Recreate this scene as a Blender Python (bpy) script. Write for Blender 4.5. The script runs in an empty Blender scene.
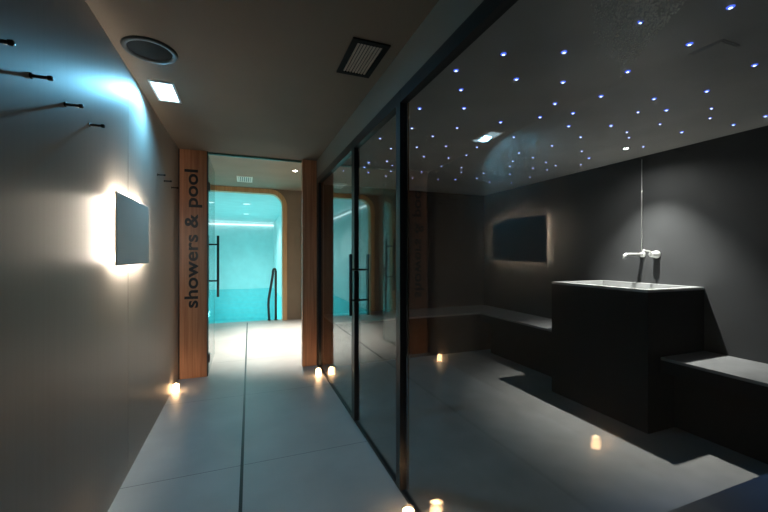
import bpy, bmesh, math, random
from mathutils import Vector, Matrix
random.seed(7)
SC = bpy.context.scene
COL = SC.collection
H = 1.30                      # eye height

# ------------------------------------------------------------------ camera, world, lights, exposure
cam_d = bpy.data.cameras.new('camera')
cam = bpy.data.objects.new('camera', cam_d); COL.objects.link(cam)
F_PX = 363.0
cam_d.sensor_width = 36.0; cam_d.lens = F_PX / 768.0 * 36.0
cam_d.clip_start = 0.02; cam_d.clip_end = 100
YAW = 20.95
cam.location = (0, 0, H); cam.rotation_euler = (math.radians(90), 0, -math.radians(YAW))
cam_d.shift_y = -0.0013
SC.camera = cam

w = bpy.data.worlds.new('night'); SC.world = w; w.use_nodes = True
w.node_tree.nodes['Background'].inputs[0].default_value = (0.02, 0.03, 0.04, 1)
w.node_tree.nodes['Background'].inputs[1].default_value = 0.1

vs = SC.view_settings
vs.view_transform = 'Standard'; vs.look = 'None'; vs.gamma = 1.0; vs.use_curve_mapping = False
vs.exposure = 0.0

def light(name, kind, loc, energy, color, target=None, **kw):
    d = bpy.data.lights.new(name, kind); d.energy = energy; d.color = color
    for k, v in kw.items(): setattr(d, k, v)
    o = bpy.data.objects.new(name, d); COL.objects.link(o); o.location = loc
    if target is not None:
        o.rotation_euler = (Vector(target) - Vector(loc)).to_track_quat('-Z', 'Y').to_euler()
    return o

E_COR, E_STEAM, E_HALL = 15.0, 290.0, 800.0
light('corridor_downlight_beam', 'AREA', (-0.50, 2.835, 2.40), E_COR, (0.19, 0.64, 1.0), (-0.53, 2.30, 0),
      shape='RECTANGLE', size=0.07, size_y=0.13, spread=math.radians(165))
light('corridor_near_fill', 'SPOT', (0.10, 0.35, 2.385), 9, (1.0, 0.90, 0.76), (0.10, 0.35, 0),  # added lamp without a fitting, lifts the near corridor floor
      spot_size=math.radians(128), spot_blend=1.0, shadow_soft_size=0.05)
light('steam_spot_beam', 'SPOT', (3.0, 2.13, 2.185), E_STEAM, (1.0, 0.96, 0.91), (3.2, 2.08, 0),
      spot_size=math.radians(80), spot_blend=1.0, shadow_soft_size=0.012)
light('steam_spot_spill', 'SPOT', (3.0, 2.13, 2.185), 22, (1.0, 0.96, 0.91), (3.0, 2.13, 0),
      spot_size=math.radians(158), spot_blend=1.0, shadow_soft_size=0.012)
light('hall_spot_beam', 'SPOT', (0.72, 5.72, 2.585), E_HALL, (1.0, 0.93, 0.84), (0.72, 5.72, 0),
      spot_size=math.radians(75), spot_blend=0.8, shadow_soft_size=0.02)
light('pool_downlight_beam', 'SPOT', (0.04, 9.9, 2.57), 120, (0.76, 1.0, 0.99), (0.04, 9.9, 0),
      spot_size=math.radians(150), spot_blend=0.6, shadow_soft_size=0.06)
light('pool_downlight_beam', 'SPOT', (0.04, 12.3, 2.57), 120, (0.76, 1.0, 0.99), (0.04, 12.3, 0),
      spot_size=math.radians(150), spot_blend=0.6, shadow_soft_size=0.06)

light('added_blue_fill', 'SPOT', (2.1, 0.42, 2.185), 50, (0.08, 0.38, 1.0), (2.1, 0.38, 0),  # added out-of-view lamp, tints the near bench blue
      spot_size=math.radians(62), spot_blend=0.8, shadow_soft_size=0.02)

# ------------------------------------------------------------------ materials
def nodes_of(name):
    m = bpy.data.materials.new(name); m.use_nodes = True
    nt = m.node_tree; nt.nodes.clear()
    out = nt.nodes.new('ShaderNodeOutputMaterial')
    return m, nt, out

def mat(name, col, rough=0.5, metal=0.0, var=0.0, scale=(8, 8, 8), bump=0.0, bscale=60, spec=0.5, aniso=0.0):
    m, nt, out = nodes_of(name)
    b = nt.nodes.new('ShaderNodeBsdfPrincipled')
    nt.links.new(b.outputs[0], out.inputs[0])
    b.inputs['Base Color'].default_value = (*col, 1)
    b.inputs['Roughness'].default_value = rough; b.inputs['Metallic'].default_value = metal
    b.inputs['Specular IOR Level'].default_value = spec
    tc = nt.nodes.new('ShaderNodeTexCoord')
    if var > 0:
        mp = nt.nodes.new('ShaderNodeMapping'); mp.inputs['Scale'].default_value = scale
        n = nt.nodes.new('ShaderNodeTexNoise'); n.inputs['Scale'].default_value = 1.0; n.inputs['Detail'].default_value = 6
        r = nt.nodes.new('ShaderNodeValToRGB')
        r.color_ramp.elements[0].position = 0.3; r.color_ramp.elements[1].position = 0.7
        r.color_ramp.elements[0].color = (*[max(0, c * (1 - var)) for c in col], 1)
        r.color_ramp.elements[1].color = (*[c * (1 + var) for c in col], 1)
        nt.links.new(tc.outputs['Object'], mp.inputs[0]); nt.links.new(mp.outputs[0], n.inputs[0])
        nt.links.new(n.outputs[0], r.inputs[0]); nt.links.new(r.outputs[0], b.inputs['Base Color'])
    if bump > 0:
        n2 = nt.nodes.new('ShaderNodeTexNoise'); n2.inputs['Scale'].default_value = bscale; n2.inputs['Detail'].default_value = 4
        bp = nt.nodes.new('ShaderNodeBump'); bp.inputs['Strength'].default_value = bump; bp.inputs['Distance'].default_value = 0.004
        nt.links.new(tc.outputs['Object'], n2.inputs[0]); nt.links.new(n2.outputs[0], bp.inputs['Height'])
        nt.links.new(bp.outputs[0], b.inputs['Normal'])
    return m

def emit(name, col, strength):
    m, nt, out = nodes_of(name)
    e = nt.nodes.new('ShaderNodeEmission'); e.inputs[0].default_value = (*col, 1); e.inputs[1].default_value = strength
    nt.links.new(e.outputs[0], out.inputs[0]); return m

def clear(name, tint, f0=0.04, rough=0.0, power=5.0):
    """clear glass or water surface: tinted see-through plus angle dependent reflection"""
    m, nt, out = nodes_of(name)
    lw = nt.nodes.new('ShaderNodeLayerWeight'); lw.inputs[0].default_value = 0.5
    p = nt.nodes.new('ShaderNodeMath'); p.operation = 'POWER'; p.inputs[1].default_value = power
    a = nt.nodes.new('ShaderNodeMath'); a.operation = 'MULTIPLY_ADD'; a.inputs[1].default_value = 1 - f0; a.inputs[2].default_value = f0
    t = nt.nodes.new('ShaderNodeBsdfTransparent'); t.inputs[0].default_value = (*tint, 1)
    g = nt.nodes.new('ShaderNodeBsdfGlossy'); g.inputs['Roughness'].default_value = rough
    mx = nt.nodes.new('ShaderNodeMixShader')
    nt.links.new(lw.outputs['Facing'], p.inputs[0]); nt.links.new(p.outputs[0], a.inputs[0])
    nt.links.new(a.outputs[0], mx.inputs[0]); nt.links.new(t.outputs[0], mx.inputs[1]); nt.links.new(g.outputs[0], mx.inputs[2])
    nt.links.new(mx.outputs[0], out.inputs[0]); return m

def floor_mat():
    m, nt, out = nodes_of('grey_stone_tile')
    b = nt.nodes.new('ShaderNodeBsdfPrincipled'); nt.links.new(b.outputs[0], out.inputs[0])
    tc = nt.nodes.new('ShaderNodeTexCoord')
    n = nt.nodes.new('ShaderNodeTexNoise'); n.inputs['Scale'].default_value = 3.0; n.inputs['Detail'].default_value = 8
    r = nt.nodes.new('ShaderNodeValToRGB')
    r.color_ramp.elements[0].position = 0.3; r.color_ramp.elements[1].position = 0.75
    r.color_ramp.elements[0].color = (0.43, 0.42, 0.40, 1); r.color_ramp.elements[1].color = (0.52, 0.51, 0.485, 1)
    nt.links.new(tc.outputs['Object'], n.inputs[0]); nt.links.new(n.outputs[0], r.inputs[0])
    sep = nt.nodes.new('ShaderNodeSeparateXYZ'); nt.links.new(tc.outputs['Object'], sep.inputs[0])
    def line(sock, period, off, half):
        ad = nt.nodes.new('ShaderNodeMath'); ad.operation = 'SUBTRACT'; ad.inputs[1].default_value = off; nt.links.new(sock, ad.inputs[0])
        pp = nt.nodes.new('ShaderNodeMath'); pp.operation = 'PINGPONG'; pp.inputs[1].default_value = period / 2; nt.links.new(ad.outputs[0], pp.inputs[0])
        lt = nt.nodes.new('ShaderNodeMath'); lt.operation = 'LESS_THAN'; lt.inputs[1].default_value = half; nt.links.new(pp.outputs[0], lt.inputs[0])
        return lt.outputs[0]
    ly = line(sep.outputs[1], 1.2, 2.41, 0.0022)
    mx = nt.nodes.new('ShaderNodeMix'); mx.data_type = 'RGBA'
    nt.links.new(ly, mx.inputs[0]); nt.links.new(r.outputs[0], mx.inputs[6]); mx.inputs[7].default_value = (0.13, 0.125, 0.12, 1)
    nt.links.new(mx.outputs[2], b.inputs['Base Color'])
    b.inputs['Roughness'].default_value = 0.42
    n2 = nt.nodes.new('ShaderNodeTexNoise'); n2.inputs['Scale'].default_value = 90
    bp = nt.nodes.new('ShaderNodeBump'); bp.inputs['Strength'].default_value = 0.12; bp.inputs['Distance'].default_value = 0.003
    nt.links.new(tc.outputs['Object'], n2.inputs[0]); nt.links.new(n2.outputs[0], bp.inputs['Height']); nt.links.new(bp.outputs[0], b.inputs['Normal'])
    return m

def wood_mat(name, c0, c1):
    m, nt, out = nodes_of(name)
    b = nt.nodes.new('ShaderNodeBsdfPrincipled'); nt.links.new(b.outputs[0], out.inputs[0])
    tc = nt.nodes.new('ShaderNodeTexCoord'); mp = nt.nodes.new('ShaderNodeMapping'); mp.inputs['Scale'].default_value = (45, 45, 1.6)
    n = nt.nodes.new('ShaderNodeTexNoise'); n.inputs['Scale'].default_value = 1; n.inputs['Detail'].default_value = 5; n.inputs['Distortion'].default_value = 0.4
    r = nt.nodes.new('ShaderNodeValToRGB')
    r.color_ramp.elements[0].position = 0.32; r.color_ramp.elements[1].position = 0.68
    r.color_ramp.elements[0].color = (*c0, 1); r.color_ramp.elements[1].color = (*c1, 1)
    nt.links.new(tc.outputs['Object'], mp.inputs[0]); nt.links.new(mp.outputs[0], n.inputs[0]); nt.links.new(n.outputs[0], r.inputs[0])
    nt.links.new(r.outputs[0], b.inputs['Base Color']); b.inputs['Roughness'].default_value = 0.45
    return m

def panel_mat():
    """satin wall panelling with a fine vertical grain"""
    m, nt, out = nodes_of('satin_wall_panelling')
    b = nt.nodes.new('ShaderNodeBsdfPrincipled'); nt.links.new(b.outputs[0], out.inputs[0])
    tc = nt.nodes.new('ShaderNodeTexCoord'); mp = nt.nodes.new('ShaderNodeMapping'); mp.inputs['Scale'].default_value = (20, 55, 0.8)
    n = nt.nodes.new('ShaderNodeTexNoise'); n.inputs['Scale'].default_value = 1; n.inputs['Detail'].default_value = 4
    r = nt.nodes.new('ShaderNodeValToRGB')
    r.color_ramp.elements[0].position = 0.25; r.color_ramp.elements[1].position = 0.75
    r.color_ramp.elements[0].color = (0.385, 0.35, 0.31, 1); r.color_ramp.elements[1].color = (0.41, 0.375, 0.335, 1)
    nt.links.new(tc.outputs['Object'], mp.inputs[0]); nt.links.new(mp.outputs[0], n.inputs[0]); nt.links.new(n.outputs[0], r.inputs[0])
    nt.links.new(r.outputs[0], b.inputs['Base Color'])
    b.inputs['Roughness'].default_value = 0.5; b.inputs['Metallic'].default_value = 0.4
    b.inputs['Anisotropic'].default_value = 0.4
    tg = nt.nodes.new('ShaderNodeCombineXYZ'); tg.inputs[1].default_value = 1.0; nt.links.new(tg.outputs[0], b.inputs['Tangent'])
    bp = nt.nodes.new('ShaderNodeBump'); bp.inputs['Strength'].default_value = 0.02; bp.inputs['Distance'].default_value = 0.001
    nt.links.new(n.outputs[0], bp.inputs['Height']); nt.links.new(bp.outputs[0], b.inputs['Normal'])
    return m

M = dict(
    floor=floor_mat(),
    panelling=panel_mat(),
    ceiling=mat('taupe_ceiling_paint', (0.165, 0.13, 0.098), 0.75, var=0.05, scale=(2, 2, 2)),
    fascia=mat('grey_fascia_paint', (0.25, 0.25, 0.225), 0.7),
    hallwall=mat('brown_plaster', (0.34, 0.27, 0.20), 0.7, var=0.06, scale=(3, 3, 3)),
    steamwall=mat('anthracite_plaster', (0.040, 0.041, 0.042), 0.65, var=0.14, scale=(4, 4, 4), bump=0.15, bscale=40),
    steamfloor=mat('dark_stone_floor', (0.23, 0.225, 0.215), 0.5, var=0.1, scale=(5, 5, 5)),
    starceil=mat('dark_glossy_star_ceiling', (0.48, 0.465, 0.43), 0.4, var=0.1, scale=(3, 3, 3)),
    stone=mat('shade_dark_stone', (0.012, 0.013, 0.015), 0.5, var=0.1, scale=(9, 9, 9), spec=0.05),  # shade on basin and bench sides put into the stone colour
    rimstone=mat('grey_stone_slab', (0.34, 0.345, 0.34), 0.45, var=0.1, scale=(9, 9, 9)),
    darktop=mat('darkened_stone_top', (0.07, 0.075, 0.085), 0.4, var=0.1, scale=(9, 9, 9)),  # darker copy of the bench top, offsets stray grey light
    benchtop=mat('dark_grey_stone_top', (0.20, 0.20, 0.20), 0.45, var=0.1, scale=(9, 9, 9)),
    plinth=mat('black_stone_plinth', (0.008, 0.008, 0.009), 0.6, spec=0.1),
    black=mat('black_powder_coat', (0.012, 0.013, 0.014), 0.4),
    blackgloss=mat('black_screen_glass', (0.008, 0.009, 0.011), 0.12),
    blackink=mat('black_lettering', (0.012, 0.011, 0.011), 0.5),
    grill=mat('light_grille_slat', (0.42, 0.36, 0.30), 0.5),
    greyface=mat('grey_satin_panel', (0.88, 0.80, 0.72), 0.5),
    darkgrey=mat('dark_grey_grille', (0.05, 0.06, 0.065), 0.5),
    chrome=mat('brushed_chrome', (0.88, 0.87, 0.84), 0.34, metal=0.7),
    steel=mat('dark_bronze_hook_metal', (0.05, 0.045, 0.04), 0.35, metal=0.8),
    candle_glint=mat('candle_glint_bronze', (0.30, 0.17, 0.08), 0.3, metal=1.0),  # colour of candle glow reflected on the stile
    white=mat('white_trim_paint', (0.75, 0.76, 0.76), 0.4),
    wood=wood_mat('reddish_oak', (0.40, 0.155, 0.07), (0.60, 0.27, 0.135)),
    palewood=wood_mat('pale_oak', (0.66, 0.40, 0.19), (0.80, 0.54, 0.29)),
    pooltile=mat('pale_pool_tile', (0.66, 0.80, 0.80), 0.45, var=0.05, scale=(3, 3, 3)),
    poolblue=mat('turquoise_mosaic', (0.30, 0.76, 0.80), 0.4, var=0.08, scale=(6, 6, 6)),
    glass=clear('partition_glass', (0.92, 0.95, 0.95), 0.042),
    doorglass=clear('door_glass', (0.90, 0.975, 0.965), 0.30),
    edge=mat('green_glass_edge', (0.12, 0.30, 0.27), 0.15),
    water=clear('pool_water', (0.50, 0.94, 0.95), 0.03, 0.03, 9.0),
    cupglass=clear('candle_glass', (0.97, 0.96, 0.94), 0.04),
    wax=emit('glowing_wax', (1.0, 0.60, 0.31), 22.0),
    flame=emit('candle_flame', (1.0, 0.72, 0.38), 40.0),
    lamp=emit('cool_lamp_diffuser', (0.62, 0.88, 1.0), 5.0),
    lampwarm=emit('white_lamp_lens', (1.0, 0.96, 0.88), 60.0),
    strip=emit('neutral_led_strip', (1.0, 0.90, 0.75), 420.0),
    stripwarm=emit('warm_led_strip', (1.0, 0.86, 0.64), 7.0),
    cove=emit('cyan_cove_led', (0.68, 0.98, 1.0), 2.0),
    pool_fill=emit('added_cyan_pool_lamp', (0.60, 1.0, 0.98), 250.0),  # glow of the added underwater lamps
    starbig=emit('blue_white_star', (0.50, 0.62, 1.0), 6.0),
    starhalo=emit('blue_star_halo', (0.05, 0.09, 0.60), 2.6),  # blue halo around each star, painted as an emissive ring
    starsmall=emit('faint_blue_star', (0.62, 0.68, 0.95), 9.0),
    drop=mat('condensation_drop', (0.72, 0.70, 0.64), 0.2, spec=0.6),
)

# ------------------------------------------------------------------ mesh helpers (all in world coordinates)
def BM(): return bmesh.new()

def box(bm, x0, x1, y0, y1, z0, z1, bevel=0.0):
    r = bmesh.ops.create_cube(bm, size=1.0)
    vs_ = r['verts']
    bmesh.ops.scale(bm, vec=(x1 - x0, y1 - y0, z1 - z0), verts=vs_)
    bmesh.ops.translate(bm, vec=((x0 + x1) / 2, (y0 + y1) / 2, (z0 + z1) / 2), verts=vs_)
    if bevel:
        es = list({e for v in vs_ for e in v.link_edges})
        bmesh.ops.bevel(bm, geom=es, offset=bevel, segments=2, profile=0.5, affect='EDGES')
    return bm

def tube(bm, pts, r, seg=12, r_end=None):
    """round bar through the points with mitred bends"""
    pts = [Vector(p) for p in pts]; rings = []
    n = len(pts)
    for i, p in enumerate(pts):
        d0 = (pts[i] - pts[i - 1]).normalized() if i else None
        d1 = (pts[i + 1] - pts[i]).normalized() if i < n - 1 else None
        d = ((d0 or d1) + (d1 or d0)).normalized()
        up = Vector((0, 0, 1)) if abs(d.z) < 0.95 else Vector((0, 1, 0))
        a = d.cross(up).normalized(); b = d.cross(a).normalized()
        rr = r if r_end is None else r + (r_end - r) * i / (n - 1)
        rings.append([bm.verts.new(p + a * rr * math.cos(t) + b * rr * math.sin(t))
                      for t in (2 * math.pi * k / seg for k in range(seg))])
    for q in range(n - 1):
        for k in range(seg):
            f = bm.faces.new((rings[q][k], rings[q][(k + 1) % seg], rings[q + 1][(k + 1) % seg], rings[q + 1][k])); f.smooth = True
    bm.faces.new(rings[0][::-1]); bm.faces.new(rings[-1])
    return bm

def lathe(bm, prof, c, axis='z', seg=32):
    """surface of revolution: prof is [(radius, height)], closed by caps where the radius is 0"""
    rings = []
    for r, h in prof:
        ring = []
        for k in range(seg if r > 1e-6 else 1):
            t = 2 * math.pi * k / seg
            p = (r * math.cos(t), r * math.sin(t), h)
            if axis == 'x': p = (p[2], p[0], p[1])
            if axis == 'y': p = (p[0], p[2], p[1])
            ring.append(bm.verts.new(Vector(p) + Vector(c)))
        rings.append(ring)
    for a, b in zip(rings, rings[1:]):
        for k in range(seg):
            k2 = (k + 1) % seg
            if len(a) == 1 and len(b) == 1: continue
            if len(a) == 1: f = bm.faces.new((a[0], b[k], b[k2]))
            elif len(b) == 1: f = bm.faces.new((a[k], a[k2], b[0]))
            else: f = bm.faces.new((a[k], a[k2], b[k2], b[k]))
            f.smooth = True
    return bm

def prism_y(bm, pts, y0, y1):
    """an outline in x,z extruded from y0 to y1"""
    a = [bm.verts.new((x, y0, z)) for x, z in pts]; b = [bm.verts.new((x, y1, z)) for x, z in pts]
    bm.faces.new(a); bm.faces.new(b[::-1])
    for i in range(len(pts)):
        j = (i + 1) % len(pts); bm.faces.new((a[i], a[j], b[j], b[i]))
    return bm

def obj(name, bm, m, parent=None, root=None):
    """link a bmesh given in world coordinates as one object; root is the Empty whose place is its origin"""
    bmesh.ops.recalc_face_normals(bm, faces=bm.faces)
    if parent is not None and root is None: root = parent
    if root is not None: bmesh.ops.translate(bm, vec=-root.location, verts=bm.verts)
    me = bpy.data.meshes.new(name); bm.to_mesh(me); bm.free()
    me.materials.append(M[m] if isinstance(m, str) else m)
    o = bpy.data.objects.new(name, me); COL.objects.link(o)
    if parent is not None: o.parent = parent
    return o

def thing(name, label, cat, loc, group=None):
    o = bpy.data.objects.new(name, None); o.empty_display_size = 0.1; COL.objects.link(o); o.location = loc
    o['label'] = label; o['category'] = cat
    if group: o['group'] = group
    return o

def struct(name, bm, m):
    o = obj(name, bm, m); o['kind'] = 'structure'; return o

def struct_root(name, loc):
    o = bpy.data.objects.new(name, None); COL.objects.link(o); o.location = loc; o['kind'] = 'structure'; return o

def dup(root, loc, label, group=None):
    r = root.copy(); COL.objects.link(r); r.location = loc; r['label'] = label
    if group: r['group'] = group
    for ch in list(root.children):
        c = ch.copy(); COL.objects.link(c); c.parent = r
        for g in list(ch.children):
            d = g.copy(); COL.objects.link(d); d.parent = c
    return r

# ------------------------------------------------------------------ dimensions
XL, XG, XR = -0.65, 0.81, 3.39          # panelled wall, glass plane, far steam-room wall
ZC, ZS, ZH = 2.41, 2.20, 2.60           # corridor ceiling, star ceiling, hall and pool ceiling
YD, YB, YP = 4.33, 4.60, 7.50           # door posts, steam-room back wall, pool portal
HXL, HXR = -1.12, 1.10

# ------------------------------------------------------------------ the setting
struct('floor', box(BM(), HXL, XG, -1.6, YP + 0.1, -0.1, 0.0), 'floor')
bm = BM(); box(bm, XG, HXR, YB, YP + 0.1, -0.1, 0.0); struct('floor_hall', bm, 'floor')
struct('floor_steam_room', box(BM(), XG, XR + 0.1, 0.0, YB, -0.1, 0.0), 'steamfloor')
struct('ceiling', box(BM(), XL - 0.1, XG + 0.02, -1.6, YD + 0.03, ZC, ZC + 0.3), 'ceiling')
struct('ceiling_hall', box(BM(), HXL - 0.1, HXR + 0.1, YD + 0.03, YP, ZH, ZH + 0.1), 'hallwall')
struct('ceiling_steam_room', box(BM(), XG + 0.02, XR + 0.1, 0.0, YB + 0.1, ZS, ZS + 0.1), 'starceil')
bm = BM()
for y0, y1 in ((-1.6, 2.5595), (2.5635, YD + 0.03)):
    box(bm, XL - 0.1, XL, y0, y1, 0, ZC + 0.05)
box(bm, XL - 0.1, XL - 0.006, 2.55, 2.57, 0, ZC)
struct('wall_left', bm, 'panelling')
struct('wall_corridor_end', box(BM(), XL - 0.1, XG + 0.1, -1.7, -1.6, 0, ZC), 'hallwall')
struct('wall_corridor_right', box(BM(), XG - 0.02, XG + 0.1, -1.6, 0.1, 0, ZC), 'hallwall')
struct('wall_right', box(BM(), XR, XR + 0.1, 0.0, YB + 0.1, 0, ZS), 'steamwall')
struct('wall_back', box(BM(), XG, XR + 0.1, YB, YB + 0.1, 0, ZS), 'steamwall')
struct('wall_near', box(BM(), XG + 0.1, XR, 0.0, 0.1, 0, ZS), 'steamwall')
struct('wall_corner', box(BM(), XG - 0.02, XG + 0.08, YD + 0.03, YB, 0, ZH), 'hallwall')
struct('wall_hall_left', box(BM(), HXL - 0.1, HXL, YD + 0.03, YP, 0, ZH), 'hallwall')
struct('wall_hall_right', box(BM(), HXR, HXR + 0.1, YB + 0.1, YP, 0, ZH), 'hallwall')
struct('wall_hall_corner', box(BM(), HXL - 0.1, XL - 0.1, YD - 0.03, YD + 0.03, 0, ZH), 'hallwall')
struct('wall_hall_front', box(BM(), XG, HXR + 0.1, YB + 0.1, YB + 0.12, 0, ZH), 'hallwall')
# fascia above the glass
struct('trim_1', box(BM(), XG - 0.02, XG + 0.02, 0.1, YD + 0.03, ZS, ZC), 'fascia')
# slot drain in the floor
bm = BM(); box(bm, -0.009, 0.009, -0.2, YP - 0.05, -0.004, 0.0012)
for v in bm.verts: v.co.x += -0.045 + 0.0115 * v.co.y
struct('trim_2', bm, 'black')

# ---- pool portal and pool
def arch(x0, x1, z1, rad, n=12):
    pts = [(x1, 0.0)]
    for k in range(n + 1):
        t = math.pi / 2 * k / n
        pts.append((x1 - rad + rad * math.cos(t), z1 - rad + rad * math.sin(t)))
    for k in range(n + 1):
        t = math.pi / 2 + math.pi / 2 * k / n
        pts.append((x0 + rad + rad * math.cos(t), z1 - rad + rad * math.sin(t)))
    pts.append((x0, 0.0)); return pts
OX0, OX1, OZ = -0.93, 0.695, 2.505
inner = arch(OX0, OX1, OZ, 0.24); outer = arch(OX0 - 0.09, OX1 + 0.09, OZ + 0.09, 0.33)
bm = BM(); prism_y(bm, outer + [(HXL - 0.1, 0.0), (HXL - 0.1, ZH), (HXR + 0.1, ZH), (HXR + 0.1, 0.0)], YP, YP + 0.1)
struct('wall_portal', bm, 'hallwall')
bm = BM(); prism_y(bm, inner + outer[::-1], YP - 0.04, YP + 0.14); struct('trim_3', bm, 'palewood')
PY0, PY1, PX0, PX1, PZ = YP + 0.1, 15.2, -1.12, 1.06, -1.2
struct('wall_pool_back', box(BM(), PX0 - 0.1, PX1 + 0.1, PY1, PY1 + 0.1, PZ, ZH), 'pooltile')
struct('wall_pool_left', box(BM(), PX0 - 0.1, PX0, PY0 + 0.01, PY1, PZ, ZH), 'pooltile')
struct('wall_pool_right', box(BM(), PX1, PX1 + 0.1, PY0 + 0.01, PY1, PZ, ZH), 'pooltile')
struct('wall_pool_front', box(BM(), PX0, PX1, PY0 - 0.02, PY0 + 0.01, PZ, -0.1), 'poolblue')
struct('floor_pool', box(BM(), PX0, PX1, PY0, PY1, PZ - 0.1, PZ), 'poolblue')
bm = BM(); e = 0.012
box(bm, PX0, PX1, PY1 - e, PY1, PZ, -0.02); box(bm, PX0, PX0 + e, PY0 + 0.01, PY1 - e, PZ, -0.02); box(bm, PX1 - e, PX1, PY0 + 0.01, PY1 - e, PZ, -0.02)
struct('trim_9', bm, 'poolblue')
struct('ceiling_pool', box(BM(), PX0 - 0.1, PX1 + 0.1, PY0, PY1 + 0.1, ZH, ZH + 0.1), 'pooltile')
bm = BM(); bmesh.ops.create_grid(bm, x_segments=60, y_segments=160, size=0.5)
for v in bm.verts:
    x = PX0 + (v.co.x + 0.5) * (PX1 - PX0); y = PY0 + 0.01 + (v.co.y + 0.5) * (PY1 - PY0 - 0.01)
    z = 0.004 * math.sin(5 * x + 2.2 * y) * math.sin(3.1 * y - 2 * x) + 0.002 * math.sin(11 * y + 4 * x)
    v.co = Vector((x, y, -0.02 + z))
for f in bm.faces: f.smooth = True
wo = obj('pool_water', bm, 'water'); wo['kind'] = 'stuff'; wo['label'] = 'turquoise lit pool water beyond the rounded wooden opening'; wo['category'] = 'water'
# light coves along the pool ceiling
bm = BM(); box(bm, PX0, PX1, PY1 - 0.10, PY1 - 0.002, ZH - 0.14, ZH - 0.10)
struct('trim_4', bm, 'cove')
bm = BM(); box(bm, PX0 + 0.002, PX0 + 0.06, PY0 + 0.4, PY1 - 0.12, ZH - 0.13, ZH - 0.10)
struct('trim_5', bm, 'cove')

# ---- glass partition: fixed panes, glass door, frames
FR = 0.022
def pane_unit(name, y0, y1, stile_lo, stile_hi, zb=0.018):
    r = struct_root(name, (XG, (y0 + y1) / 2, 0.0))
    bm = BM(); box(bm, XG - FR, XG + FR, y0, y1, ZS - 0.07, ZS)
    if stile_lo: box(bm, XG - FR, XG + FR, y0, y0 + stile_lo, zb, ZS - 0.07)
    if stile_hi: box(bm, XG - FR, XG + FR, y1 - stile_hi, y1, zb, ZS - 0.07)
    box(bm, XG - FR * 0.6, XG + FR * 0.6, y0, y1, 0.0, zb)
    obj('frame', bm, 'black', r)
    obj('pane', box(BM(), XG - 0.004, XG + 0.004, y0 + (stile_lo or 0) - 0.002, y1 - (stile_hi or 0) + 0.002, zb, ZS - 0.07), 'glass', r)
    return r
pane_unit('window_1', 0.10, 1.812, 0.0, 0.0)
d1 = pane_unit('door_1', 1.815, 2.745, 0.055, 0.045)
pane_unit('window_2', 2.748, YD - 0.06, 0.03, 0.10)
# bronze strip that paints the candle's reflected glow on the hinge stile
obj('candle_glint_strip', box(BM(), XG + FR, XG + FR + 0.004, 1.80, 1.812, 0.02, ZS - 0.07), 'candle_glint', d1)
hd = obj('handle', tube(tube(BM(), [(XG - 0.07, 2.63, 0.845), (XG - 0.07, 2.63, 1.305)], 0.012),
                        [(XG + 0.07, 2.63, 0.845), (XG + 0.07, 2.63, 1.305)], 0.012), 'black', d1)
for z in (0.96, 1.19):
    obj('standoff', tube(BM(), [(XG - 0.07, 2.63, z), (XG + 0.07, 2.63, z)], 0.008), 'black', hd, d1)

# ---- far glass door, standing open into the hall
LX = -0.375
d2 = struct_root('door_2', (LX, YD + 0.04, 0.0))
obj('pane', box(BM(), LX - 0.005, LX + 0.005, YD + 0.05, 5.22, 0.012, ZC - 0.02), 'doorglass', d2)
bm = BM(); box(bm, LX - 0.0052, LX + 0.0052, 5.2195, 5.2225, 0.012, ZC - 0.02); box(bm, LX - 0.0055, LX + 0.0055, YD + 0.045, YD + 0.05, 0.012, ZC - 0.02)
obj('edge', bm, 'edge', d2)
h2 = obj('handle', tube(tube(BM(), [(LX + 0.062, 4.95, 0.78), (LX + 0.062, 4.95, 1.54)], 0.014),
                        [(LX - 0.062, 4.95, 0.78), (LX - 0.062, 4.95, 1.54)], 0.014), 'black', d2)
for z in (0.98, 1.43):
    obj('standoff', tube(BM(), [(LX - 0.062, 4.95, z), (LX + 0.062, 4.95, z)], 0.010), 'black', h2, d2)
for z0 in (0.13, 2.0):
    obj('hinge', box(BM(), LX - 0.016, LX + 0.016, YD + 0.035, YD + 0.12, z0, z0 + 0.09, 0.003), 'black', d2)
# door head rail and wooden door post on the right
struct('trim_6', box(BM(), LX, 0.625, YD + 0.005, YD + 0.03, ZC - 0.022, ZC), 'edge')
struct('trim_7', box(BM(), 0.625, XG - 0.022, YD - 0.05, YD + 0.03, 0, ZC), 'wood')
bm = BM(); box(bm, XG - 0.022, XG + 0.05, YD - 0.06, YD + 0.03, 0, ZS); struct('trim_8', bm, 'black')

# ------------------------------------------------------------------ things
# sign board with vertical lettering
sb = thing('sign_post', 'tall reddish wooden door post with black vertical lettering reading showers & pool', 'sign', ((XL - 0.373) / 2, YD, 0))
obj('board', box(BM(), XL + 0.012, -0.382, YD - 0.03, YD + 0.03, 0, ZC, 0.002), 'wood', sb)
bm = BM(); box(bm, XL, XL + 0.012, YD - 0.02, YD + 0.03, 0, ZC); box(bm, -0.382, -0.372, YD - 0.022, YD + 0.03, 0, ZC)
obj('shadow_gap_and_edge', bm, 'black', sb)  # black strips; the left one paints the shadow gap at the wall
def text_bm(body):
    cu = bpy.data.curves.new('text', 'FONT'); cu.body = body; cu.size = 0.2; cu.extrude = 0.002; cu.space_character = 1.03; cu.offset = 0.0042
    to = bpy.data.objects.new('text', cu); COL.objects.link(to)
    bpy.context.view_layer.update()
    me = bpy.data.meshes.new_from_object(to.evaluated_get(bpy.context.evaluated_depsgraph_get()))
    bpy.data.objects.remove(to)
    bm = BM(); bm.from_mesh(me); return bm
fb = text_bm('showers & pool')
fx = [v.co.x for v in fb.verts]; fy = [v.co.y for v in fb.verts]; fb.free()
full = max(fx) - min(fx); sx = 1.46 / full; sy = 0.168 / (max(fy) - min(fy)); x_off = 0.0
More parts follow.
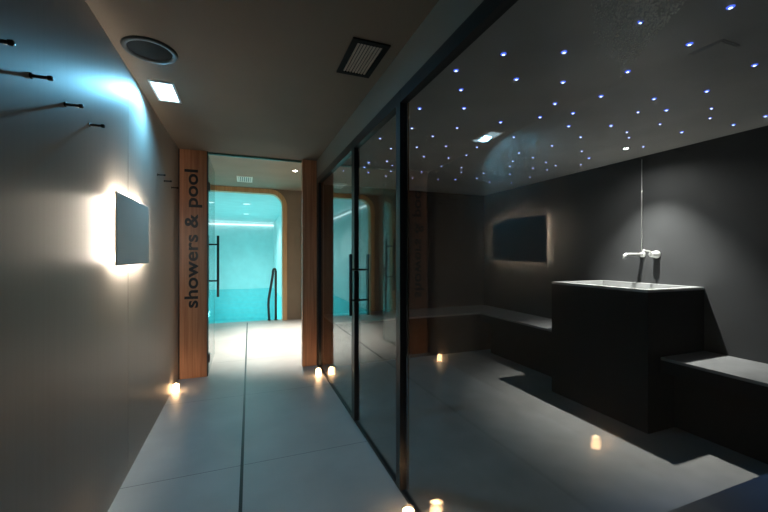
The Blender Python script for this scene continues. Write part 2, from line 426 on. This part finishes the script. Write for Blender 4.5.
for word, frm in (('showers', 'lo'), ('&', 'mid'), ('pool', 'hi')):
    bm = text_bm(word)
    xs = [v.co.x for v in bm.verts]; wd = max(xs) - min(xs)
    if frm == 'lo': st = 0.0; end_lo = wd
    elif frm == 'hi': st = full - wd
    else:
        pb = text_bm('pool'); px = [v.co.x for v in pb.verts]; pb.free()
        st = (end_lo + full - (max(px) - min(px))) / 2 - wd / 2
    for v in bm.verts:
        a = (v.co.x - min(xs) + st) * sx; b_ = (v.co.y - min(fy)) * sy
        v.co = Vector((-0.425 - b_, YD - 0.0305 - v.co.z, 0.742 + a))
    obj('lettering', bm, 'blackink', sb)

# coat hooks along the left wall
HZ = 1.882
def make_hook(y, label):
    t = thing('coat_hook', label, 'hook', (XL, y, HZ), 'coat hooks on the panelled wall')
    obj('wall_plate', lathe(BM(), [(0, 0), (0.010, 0), (0.010, 0.004), (0, 0.004)], (XL, y, HZ), 'x', 16), 'steel', t)
    obj('peg', tube(BM(), [(XL + 0.003, y, HZ), (XL + 0.05, y, HZ)], 0.0055, 10), 'steel', t)
    obj('knob', lathe(BM(), [(0, 0.044), (0.008, 0.045), (0.0085, 0.055), (0.006, 0.058), (0, 0.058)], (XL, y, HZ), 'x', 16), 'steel', t)
    return t
hooks = [(1.295, 'bronze coat hook nearest the camera, at the left edge of the photo'),
         (1.51, 'second bronze coat hook from the left edge, with a long dark shadow'),
         (1.75, 'third bronze coat hook from the left edge, with a bent shadow below'),
         (1.985, 'fourth bronze coat hook from the left edge, above and left of the glowing panel'),
         (3.33, 'small coat hook right of the glowing panel, first of the three near the sign'),
         (3.59, 'small coat hook in the middle of the three near the sign post'),
         (3.92, 'small coat hook closest to the wooden sign post')]
h0 = None
for y, lab in hooks:
    if h0 is None: h0 = make_hook(y, lab)
    else: dup(h0, (XL, y, HZ + (0.055 if y > 3 else 0.0)), lab)

# backlit panel on the left wall
def backlit(name, label, cat, xw, sgn, y0, y1, z0, z1, gap, thick, face_m, strip_m, inset, glow):
    t = thing(name, label, cat, (xw, (y0 + y1) / 2, z0))
    xa, xb = xw + sgn * gap, xw + sgn * (gap + thick)
    obj('face', box(BM(), min(xa, xb), max(xa, xb), y0, y1, z0, z1, 0.003), face_m, t)
    xc = xw + sgn * (gap - 0.006)
    xs_ = (min(xa, xc), max(xa, xc))
    i, g = inset, 0.012
    br = obj('bracket', box(BM(), min(xw, xa), max(xw, xa), y0 + 0.16, y1 - 0.16, z0 + 0.1, z1 - 0.1), 'darkgrey', t)
    for (a, b, c, d) in ((y0 + i, y0 + i + g, z0 + i, z1 - i), (y1 - i - g, y1 - i, z0 + i, z1 - i),
                         (y0 + i + g, y1 - i - g, z0 + i, z0 + i + g), (y0 + i + g, y1 - i - g, z1 - i - g, z1 - i)):
        obj('light_strip', box(BM(), xs_[0], xs_[1], a, b, c, d), strip_m, t)
    return t
backlit('wall_light', 'pale grey backlit panel glowing on the left panelled wall', 'wall light',
        XL, 1, 2.225, 2.895, H - 0.056, H + 0.327, 0.028, 0.008, 'greyface', 'strip', 0.03, 1)
# ceiling fittings of the corridor
t = thing('ceiling_light', 'rectangular cool white downlight in the corridor ceiling beside the left wall', 'ceiling light', (-0.50, 2.835, ZC))
bm = BM()
x0, x1, y0, y1 = -0.575, -0.43, 2.675, 2.995
for a in ((x0, x1, y0, y0 + 0.012), (x0, x1, y1 - 0.012, y1), (x0, x0 + 0.012, y0 + 0.012, y1 - 0.012), (x1 - 0.012, x1, y0 + 0.012, y1 - 0.012)):
    box(bm, *a, ZC - 0.008, ZC)
obj('frame', bm, 'white', t)
obj('diffuser', box(BM(), x0 + 0.012, x1 - 0.012, y0 + 0.012, y1 - 0.012, ZC - 0.004, ZC), 'lamp', t)

t = thing('ceiling_speaker', 'round dark grey loudspeaker set in the corridor ceiling beside the downlight', 'speaker', (-0.48, 2.29, ZC))
sx_, sy_ = -0.48, 2.29
obj('rim', lathe(BM(), [(0.106, 0), (0.108, -0.010), (0.126, -0.012), (0.132, 0), (0.106, 0)], (sx_, sy_, ZC), 'z', 48), 'darkgrey', t)
bm = lathe(BM(), [(0, -0.006), (0.03, -0.006), (0.07, -0.005), (0.106, -0.002)], (sx_, sy_, ZC), 'z', 48)
obj('grille', bm, 'plinth', t)

def vent(label, x0, x1, y0, y1, zc, n, frame_m, slat_m, along='y', border=0.03):
    t = thing('ceiling_vent', label, 'vent', ((x0 + x1) / 2, (y0 + y1) / 2, zc))
    bm = BM(); b = border
    for a in ((x0, x1, y0, y0 + b), (x0, x1, y1 - b, y1), (x0, x0 + b, y0 + b, y1 - b), (x1 - b, x1, y0 + b, y1 - b)):
        box(bm, *a, zc - 0.008, zc)
    obj('frame', bm, frame_m, t)
    obj('backing', box(BM(), x0 + b, x1 - b, y0 + b, y1 - b, zc - 0.002, zc), 'black', t)
    for k in range(n):
        if along == 'y':
            c = x0 + b + (x1 - x0 - 2 * b) * (k + 0.5) / n; q = (x1 - x0 - 2 * b) / n * 0.28
            bm = box(BM(), c - q, c + q, y0 + b, y1 - b, zc - 0.007, zc - 0.002)
        else:
            c = y0 + b + (y1 - y0 - 2 * b) * (k + 0.5) / n; q = (y1 - y0 - 2 * b) / n * 0.28
            bm = box(BM(), x0 + b, x1 - b, c - q, c + q, zc - 0.007, zc - 0.002)
        obj('slat', bm, slat_m, t)
    return t
vent('black framed vent with pale slats in the corridor ceiling near the glass', 0.515, 0.72, 1.78, 2.15, ZC, 8, 'plinth', 'grill', 'y', 0.032)
vent('small grey vent in the hall ceiling beyond the glass door', -0.13, 0.12, 6.42, 6.90, ZH, 6, 'greyface', 'greyface', 'y', 0.03)
t = thing('reflection_patch', 'faint small square patch standing in for a reflection on the star ceiling at the upper right', 'reflection', (1.92, 0.97, ZS))  # raised patch in place of a faint square reflection
obj('cover', box(BM(), 1.865, 1.975, 0.915, 1.025, ZS - 0.006, ZS, 0.002), 'starceil', t)
obj('rim', box(BM(), 1.857, 1.983, 0.907, 1.033, ZS - 0.003, ZS), 'starceil', t)

def spot(name, label, x, y, z, r, lens, lens_m, ring_m):
    t = thing(name, label, 'spotlight', (x, y, z))
    obj('ring', lathe(BM(), [(r * 0.62, 0), (r * 0.66, -0.006), (r * 0.95, -0.006), (r, 0), (r * 0.62, 0)], (x, y, z), 'z', 32), ring_m, t)
    obj('lens', lathe(BM(), [(0, -0.002), (lens, -0.002), (lens, 0)], (x, y, z), 'z', 24), lens_m, t)
    return t
spot('ceiling_spotlight', 'small round white spotlight in the star ceiling above the stone basin', 3.0, 2.13, ZS, 0.032, 0.019, 'lampwarm', 'darkgrey')
spot('ceiling_spotlight', 'small bright spotlight in the hall ceiling beyond the glass door', 0.72, 5.72, ZH, 0.05, 0.03, 'lampwarm', 'white')
spot('ceiling_spotlight', 'added unseen blue round spotlight in the star ceiling above the near bench', 2.1, 0.42, ZS, 0.032, 0.019, 'starbig', 'darkgrey')  # fitting made for the added blue lamp
spot('pool_spotlight', 'nearer of two round spotlights in the turquoise pool ceiling', 0.04, 9.9, ZH, 0.14, 0.08, 'cove', 'white')
spot('pool_spotlight', 'farther of two round spotlights in the turquoise pool ceiling', 0.04, 12.3, ZH, 0.14, 0.08, 'cove', 'white')

# star lights in the steam-room ceiling (pixel direction carried to the ceiling plane)
def on_ceiling(u, v, z=ZS - H):
    lat, dep, up = u - 384.0, F_PX, 255.0 - v
    c, s = math.cos(math.radians(YAW)), math.sin(math.radians(YAW))
    k = z / up
    return (lat * c + dep * s) * k, (dep * c - lat * s) * k
BIG = [(503.5, 54), (564, 52), (639.6, 22.5), (730.6, 7), (689.4, 44), (754.6, 65), (456, 70.4), (516.4, 79), (563, 82), (627.6, 71.4),
       (601, 96), (555, 103.5), (540, 117), (573, 113), (568.7, 126), (611, 125.5), (706.7, 91), (654, 98.7), (666.4, 110), (681.8, 132),
       (733.5, 124.6), (765.6, 116), (461, 89.6), (419.6, 108.3), (464, 108), (500.6, 122), (368.7, 162.5), (364.4, 167), (368.3, 172.3),
       (455.6, 179.4), (589, 158)]
SMALL = [(638, 112), (660, 124), (711.5, 108.3), (710, 118), (643.4, 146.6), (580.6, 137), (627, 132), (629, 137.5), (411.9, 128), (432.7, 136),
         (457, 127.7), (416.9, 147), (424, 156.4), (446, 146), (448.5, 157.8), (421.6, 171.7), (441.4, 166), (461.4, 167.5), (461.4, 172),
         (412.6, 178), (438, 179.4), (466.4, 155), (477, 147), (513.8, 137), (483.8, 173), (477, 178), (510, 166), (510, 174),
         (512.8, 161), (511.5, 182.8), (519, 152.8), (533, 157.5), (533, 168), (530, 177), (546, 162), (555.7, 165.4), (547, 169.6), (552, 145.6),
         (581.8, 151), (580.8, 164.6), (489.6, 182), (380, 138.3), (391, 148.4), (386.9, 161), (392.3, 165.4), (390.8, 171), (385.9, 175.8), (343.5, 170.7)]
def star_mesh(name, r, m, m2):
    bm = lathe(BM(), [(0, -0.45 * r), (r * 0.30, -0.40 * r), (r * 0.46, -0.30 * r), (r * 0.8, -0.15 * r), (r, 0), (0, 0)], (0, 0, 0), 'z', 14)
    bmesh.ops.recalc_face_normals(bm, faces=bm.faces)
    for f in bm.faces:
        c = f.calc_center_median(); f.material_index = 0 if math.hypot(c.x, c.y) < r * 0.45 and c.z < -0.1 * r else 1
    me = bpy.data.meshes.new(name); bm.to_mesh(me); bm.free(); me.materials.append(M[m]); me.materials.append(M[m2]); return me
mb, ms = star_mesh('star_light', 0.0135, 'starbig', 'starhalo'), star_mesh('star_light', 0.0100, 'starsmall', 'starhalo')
for lst, me, lab, grp in ((BIG, mb, 'bright blue-white star light point in the dark steam room ceiling', 'bright star lights'),
                          (SMALL, ms, 'faint small star light point in the dark steam room ceiling', 'faint star lights')):
    for u, v in lst:
        x, y = on_ceiling(u, v)
        o = bpy.data.objects.new('star_light', me); COL.objects.link(o); o.location = (x, y, ZS)
        o['label'] = lab; o['category'] = 'star light'; o['group'] = grp

# stone basin with recessed bowl
BX0, BX1, BY0, BY1, BZ = 2.73, XR, 1.775, 2.66, 1.046
t = thing('stone_basin', 'tall stone basin with sides darkened as shade and a pale rim in the steam room', 'basin', ((BX0 + BX1) / 2, (BY0 + BY1) / 2, 0))
bm = BM()
i = 0.055; zb = BZ - 0.18
box(bm, BX0, BX0 + i, BY0, BY1, 0, BZ - 0.02); box(bm, BX1 - i, BX1, BY0, BY1, 0, BZ - 0.02)
box(bm, BX0 + i, BX1 - i, BY0, BY0 + i, 0, BZ - 0.02); box(bm, BX0 + i, BX1 - i, BY1 - i, BY1, 0, BZ - 0.02)
obj('body', bm, 'stone', t)
bm = BM()
z0, z1 = BZ - 0.02, BZ
box(bm, BX0, BX0 + i, BY0, BY1, z0, z1); box(bm, BX1 - i, BX1, BY0, BY1, z0, z1)
box(bm, BX0 + i, BX1 - i, BY0, BY0 + i, z0, z1); box(bm, BX0 + i, BX1 - i, BY1 - i, BY1, z0, z1)
obj('rim', bm, 'rimstone', t)
bm = box(BM(), BX0 + i, BX1 - i, BY0 + i, BY1 - i, zb - 0.03, zb); q = 0.006
box(bm, BX0 + i, BX0 + i + q, BY0 + i, BY1 - i, zb, BZ - 0.002); box(bm, BX1 - i - q, BX1 - i, BY0 + i, BY1 - i, zb, BZ - 0.002)
box(bm, BX0 + i + q, BX1 - i - q, BY0 + i, BY0 + i + q, zb, BZ - 0.002); box(bm, BX0 + i + q, BX1 - i - q, BY1 - i - q, BY1 - i, zb, BZ - 0.002)
obj('bowl', bm, 'rimstone', t)
obj('drain', lathe(BM(), [(0, 0.003), (0.028, 0.003), (0.032, 0)], ((BX0 + BX1) / 2, 2.25, zb), 'z', 20), 'chrome', t)

# wall tap
t = thing('wall_tap', 'chrome wall mounted tap with spout above the stone basin', 'tap', (XR, 2.2, 1.29))
zt = 1.305
obj('spout', tube(BM(), [(XR - 0.01, 2.25, zt), (XR - 0.215, 2.25, zt), (XR - 0.236, 2.25, zt - 0.008), (XR - 0.242, 2.25, zt - 0.036)], 0.0150, 14), 'chrome', t)
obj('escutcheon', lathe(BM(), [(0, 0), (0.027, 0), (0.027, -0.010), (0.022, -0.014), (0, -0.014)], (XR, 2.25, zt), 'x', 28), 'chrome', t)
ho = obj('mixer_body', lathe(BM(), [(0, 0), (0.034, 0), (0.034, -0.012), (0.024, -0.016), (0.024, -0.07), (0.018, -0.074), (0, -0.074)], (XR, 2.13, zt), 'x', 28), 'chrome', t)
obj('lever', tube(BM(), [(XR - 0.06, 2.13, zt + 0.01), (XR - 0.10, 2.13, zt + 0.03), (XR - 0.17, 2.135, zt + 0.035)], 0.008, 10, 0.006), 'chrome', ho, t)
t = thing('riser_pipe', 'thin pale vertical pipe on the wall above the tap', 'pipe', (XR, 2.25, 1.35))
obj('pipe', tube(BM(), [(XR - 0.012, 2.25, 1.34), (XR - 0.012, 2.25, 2.17)], 0.0035, 8), 'chrome', t)
obj('ceiling_collar', lathe(BM(), [(0, 0), (0.008, 0), (0.008, -0.01), (0, -0.01)], (XR - 0.012, 2.25, 2.18), 'z', 12), 'darkgrey', t)

# benches
ZBN, TB = 0.544, 0.11
def bench(label, x0, x1, y0, y1, recess, top='benchtop'):
    t = thing('stone_bench', label, 'bench', ((x0 + x1) / 2, (y0 + y1) / 2, 0))
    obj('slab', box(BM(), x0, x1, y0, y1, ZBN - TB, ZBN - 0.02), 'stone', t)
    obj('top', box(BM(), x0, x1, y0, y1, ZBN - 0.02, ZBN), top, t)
    a, b, c, d = recess
    obj('plinth', box(BM(), x0 + a, x1 - b, y0 + c, y1 - d, 0, ZBN - TB), 'plinth', t)
    return t
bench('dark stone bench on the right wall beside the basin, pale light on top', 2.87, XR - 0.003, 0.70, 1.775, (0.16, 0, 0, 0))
bench('dark stone bench under the mirrored glow of the wall panel, left of the basin', 2.89, XR - 0.003, 2.66, 4.0, (0.16, 0, 0, 0))
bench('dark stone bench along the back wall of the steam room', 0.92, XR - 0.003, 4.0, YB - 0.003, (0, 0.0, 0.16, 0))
bench('stone bench with a darkened top under added blue light at the lower right corner of the photo', 0.93, XR - 0.003, 0.103, 0.70, (0, 0, 0, 0.0), 'darktop')

# candles
def make_candle(loc, label):
    x, y, z = loc
    t = thing('candle', label, 'candle', loc, 'glowing candles on the floor')
    obj('wax', lathe(BM(), [(0, 0.003), (0.0275, 0.003), (0.028, 0.070), (0.023, 0.073), (0, 0.068)], loc, 'z', 24), 'wax', t)
    obj('glass_holder', lathe(BM(), [(0, 0.0), (0.030, 0.0), (0.031, 0.003), (0.031, 0.084), (0.0295, 0.084), (0.0285, 0.003)], loc, 'z', 28), 'cupglass', t)
    obj('wick', tube(BM(), [(x, y, 0.068), (x + 0.001, y, 0.074)], 0.0009, 6), 'black', t)
    obj('flame', lathe(BM(), [(0, 0.070), (0.0035, 0.072), (0.0045, 0.075), (0.003, 0.081), (0, 0.088)], loc, 'z', 12), 'flame', t)
    return t
c0 = make_candle((0.733, 1.588, 0), 'glowing candle on the floor at the bottom edge, against the near glass pane')
dup(c0, (0.738, 3.90, 0), 'glowing candle on the floor at the foot of the right wooden door post')
dup(c0, (-0.612, 3.92, 0), 'glowing candle on the floor by the left wall, before the sign post')
dup(c0, (-0.59, 1.775, 0), 'glowing candle by the left wall, seen mirrored in the glass at the lower right')

# handrail at the pool edge
t = thing('pool_handrail', 'dark bent handrail standing at the near edge of the pool', 'handrail', (0.58, YP + 0.14, 0))
yy = YP + 0.06
pts = [(0.575, yy, 0.0), (0.575, yy, 0.90)]
for k in range(1, 8):
    a = math.pi * k / 8; pts.append((0.548 + 0.027 * math.cos(a), yy, 0.96 + 0.06 * math.sin(a)))
pts += [(0.515, yy + 0.01, 0.88), (0.44, yy + 0.02, 0.42), (0.435, yy + 0.02, 0.30), (0.45, yy + 0.02, 0.0)]
obj('rail', tube(BM(), pts, 0.024, 12), 'darkgrey', t)
for x, dy in ((0.575, 0), (0.45, 0.02)):
    obj('foot_flange', lathe(BM(), [(0, 0.012), (0.034, 0.010), (0.036, 0)], (x, yy + dy, 0), 'z', 20), 'darkgrey', t)

# underwater lamps, added to light the pool water
for k, (x, y) in enumerate(((PX0 + 0.012, 9.5), (PX0 + 0.012, 13.0))):
    t = thing('added_pool_lamp', ('nearer' if k == 0 else 'farther') + ' added round underwater lamp in the left pool wall', 'lamp', (x, y, -0.6))
    obj('lens', lathe(BM(), [(0, 0.02), (0.10, 0.015), (0.12, 0)], (x, y, -0.6), 'x', 24), 'pool_fill', t)
    obj('ring', lathe(BM(), [(0.12, 0), (0.122, 0.018), (0.14, 0.016), (0.145, 0)], (x, y, -0.6), 'x', 24), 'chrome', t)

# condensation drops on the steam side of the big pane
ib = BM(); bmesh.ops.create_icosphere(ib, subdivisions=1, radius=1.0); ib.verts.index_update()
ico_v = [v.co.copy() for v in ib.verts]; ico_f = [[v.index for v in f.verts] for f in ib.faces]; ib.free()
bm = BM()
c, s = math.cos(math.radians(YAW)), math.sin(math.radians(YAW))
n = 0
while n < 2600:
    u, v = random.triangular(570, 706, 645), random.uniform(-40, 80)
    if v > 78 - (u - 620) * 1.15 and u > 620: continue
    if u < 590 + v * 0.1 or (u < 620 and v > 62): continue
    if u < 612 and v > 18 and random.random() < 0.6: continue
    lat, up = u - 384, 255 - v
    xr = lat * c + F_PX * s; k = (XG + 0.004) / xr
    y, z = (F_PX * c - lat * s) * k, H + up * k
    if z > ZS - 0.075: continue
    r = random.choice((0.0008, 0.0011, 0.0014, 0.0018, 0.0024))
    sc_ = Vector((0.5 * r, random.uniform(0.8, 1.3) * r, random.uniform(0.8, 1.4) * r)); ctr = Vector((XG + 0.004, y, z))
    nv = [bm.verts.new(ctr + p * sc_) for p in ico_v]
    for f in ico_f: bm.faces.new([nv[i] for i in f])
    n += 1
for f in bm.faces: f.smooth = True
o = obj('condensation', bm, 'drop'); o['kind'] = 'stuff'; o['label'] = 'patch of water drops high on the near glass pane'; o['category'] = 'water drops'
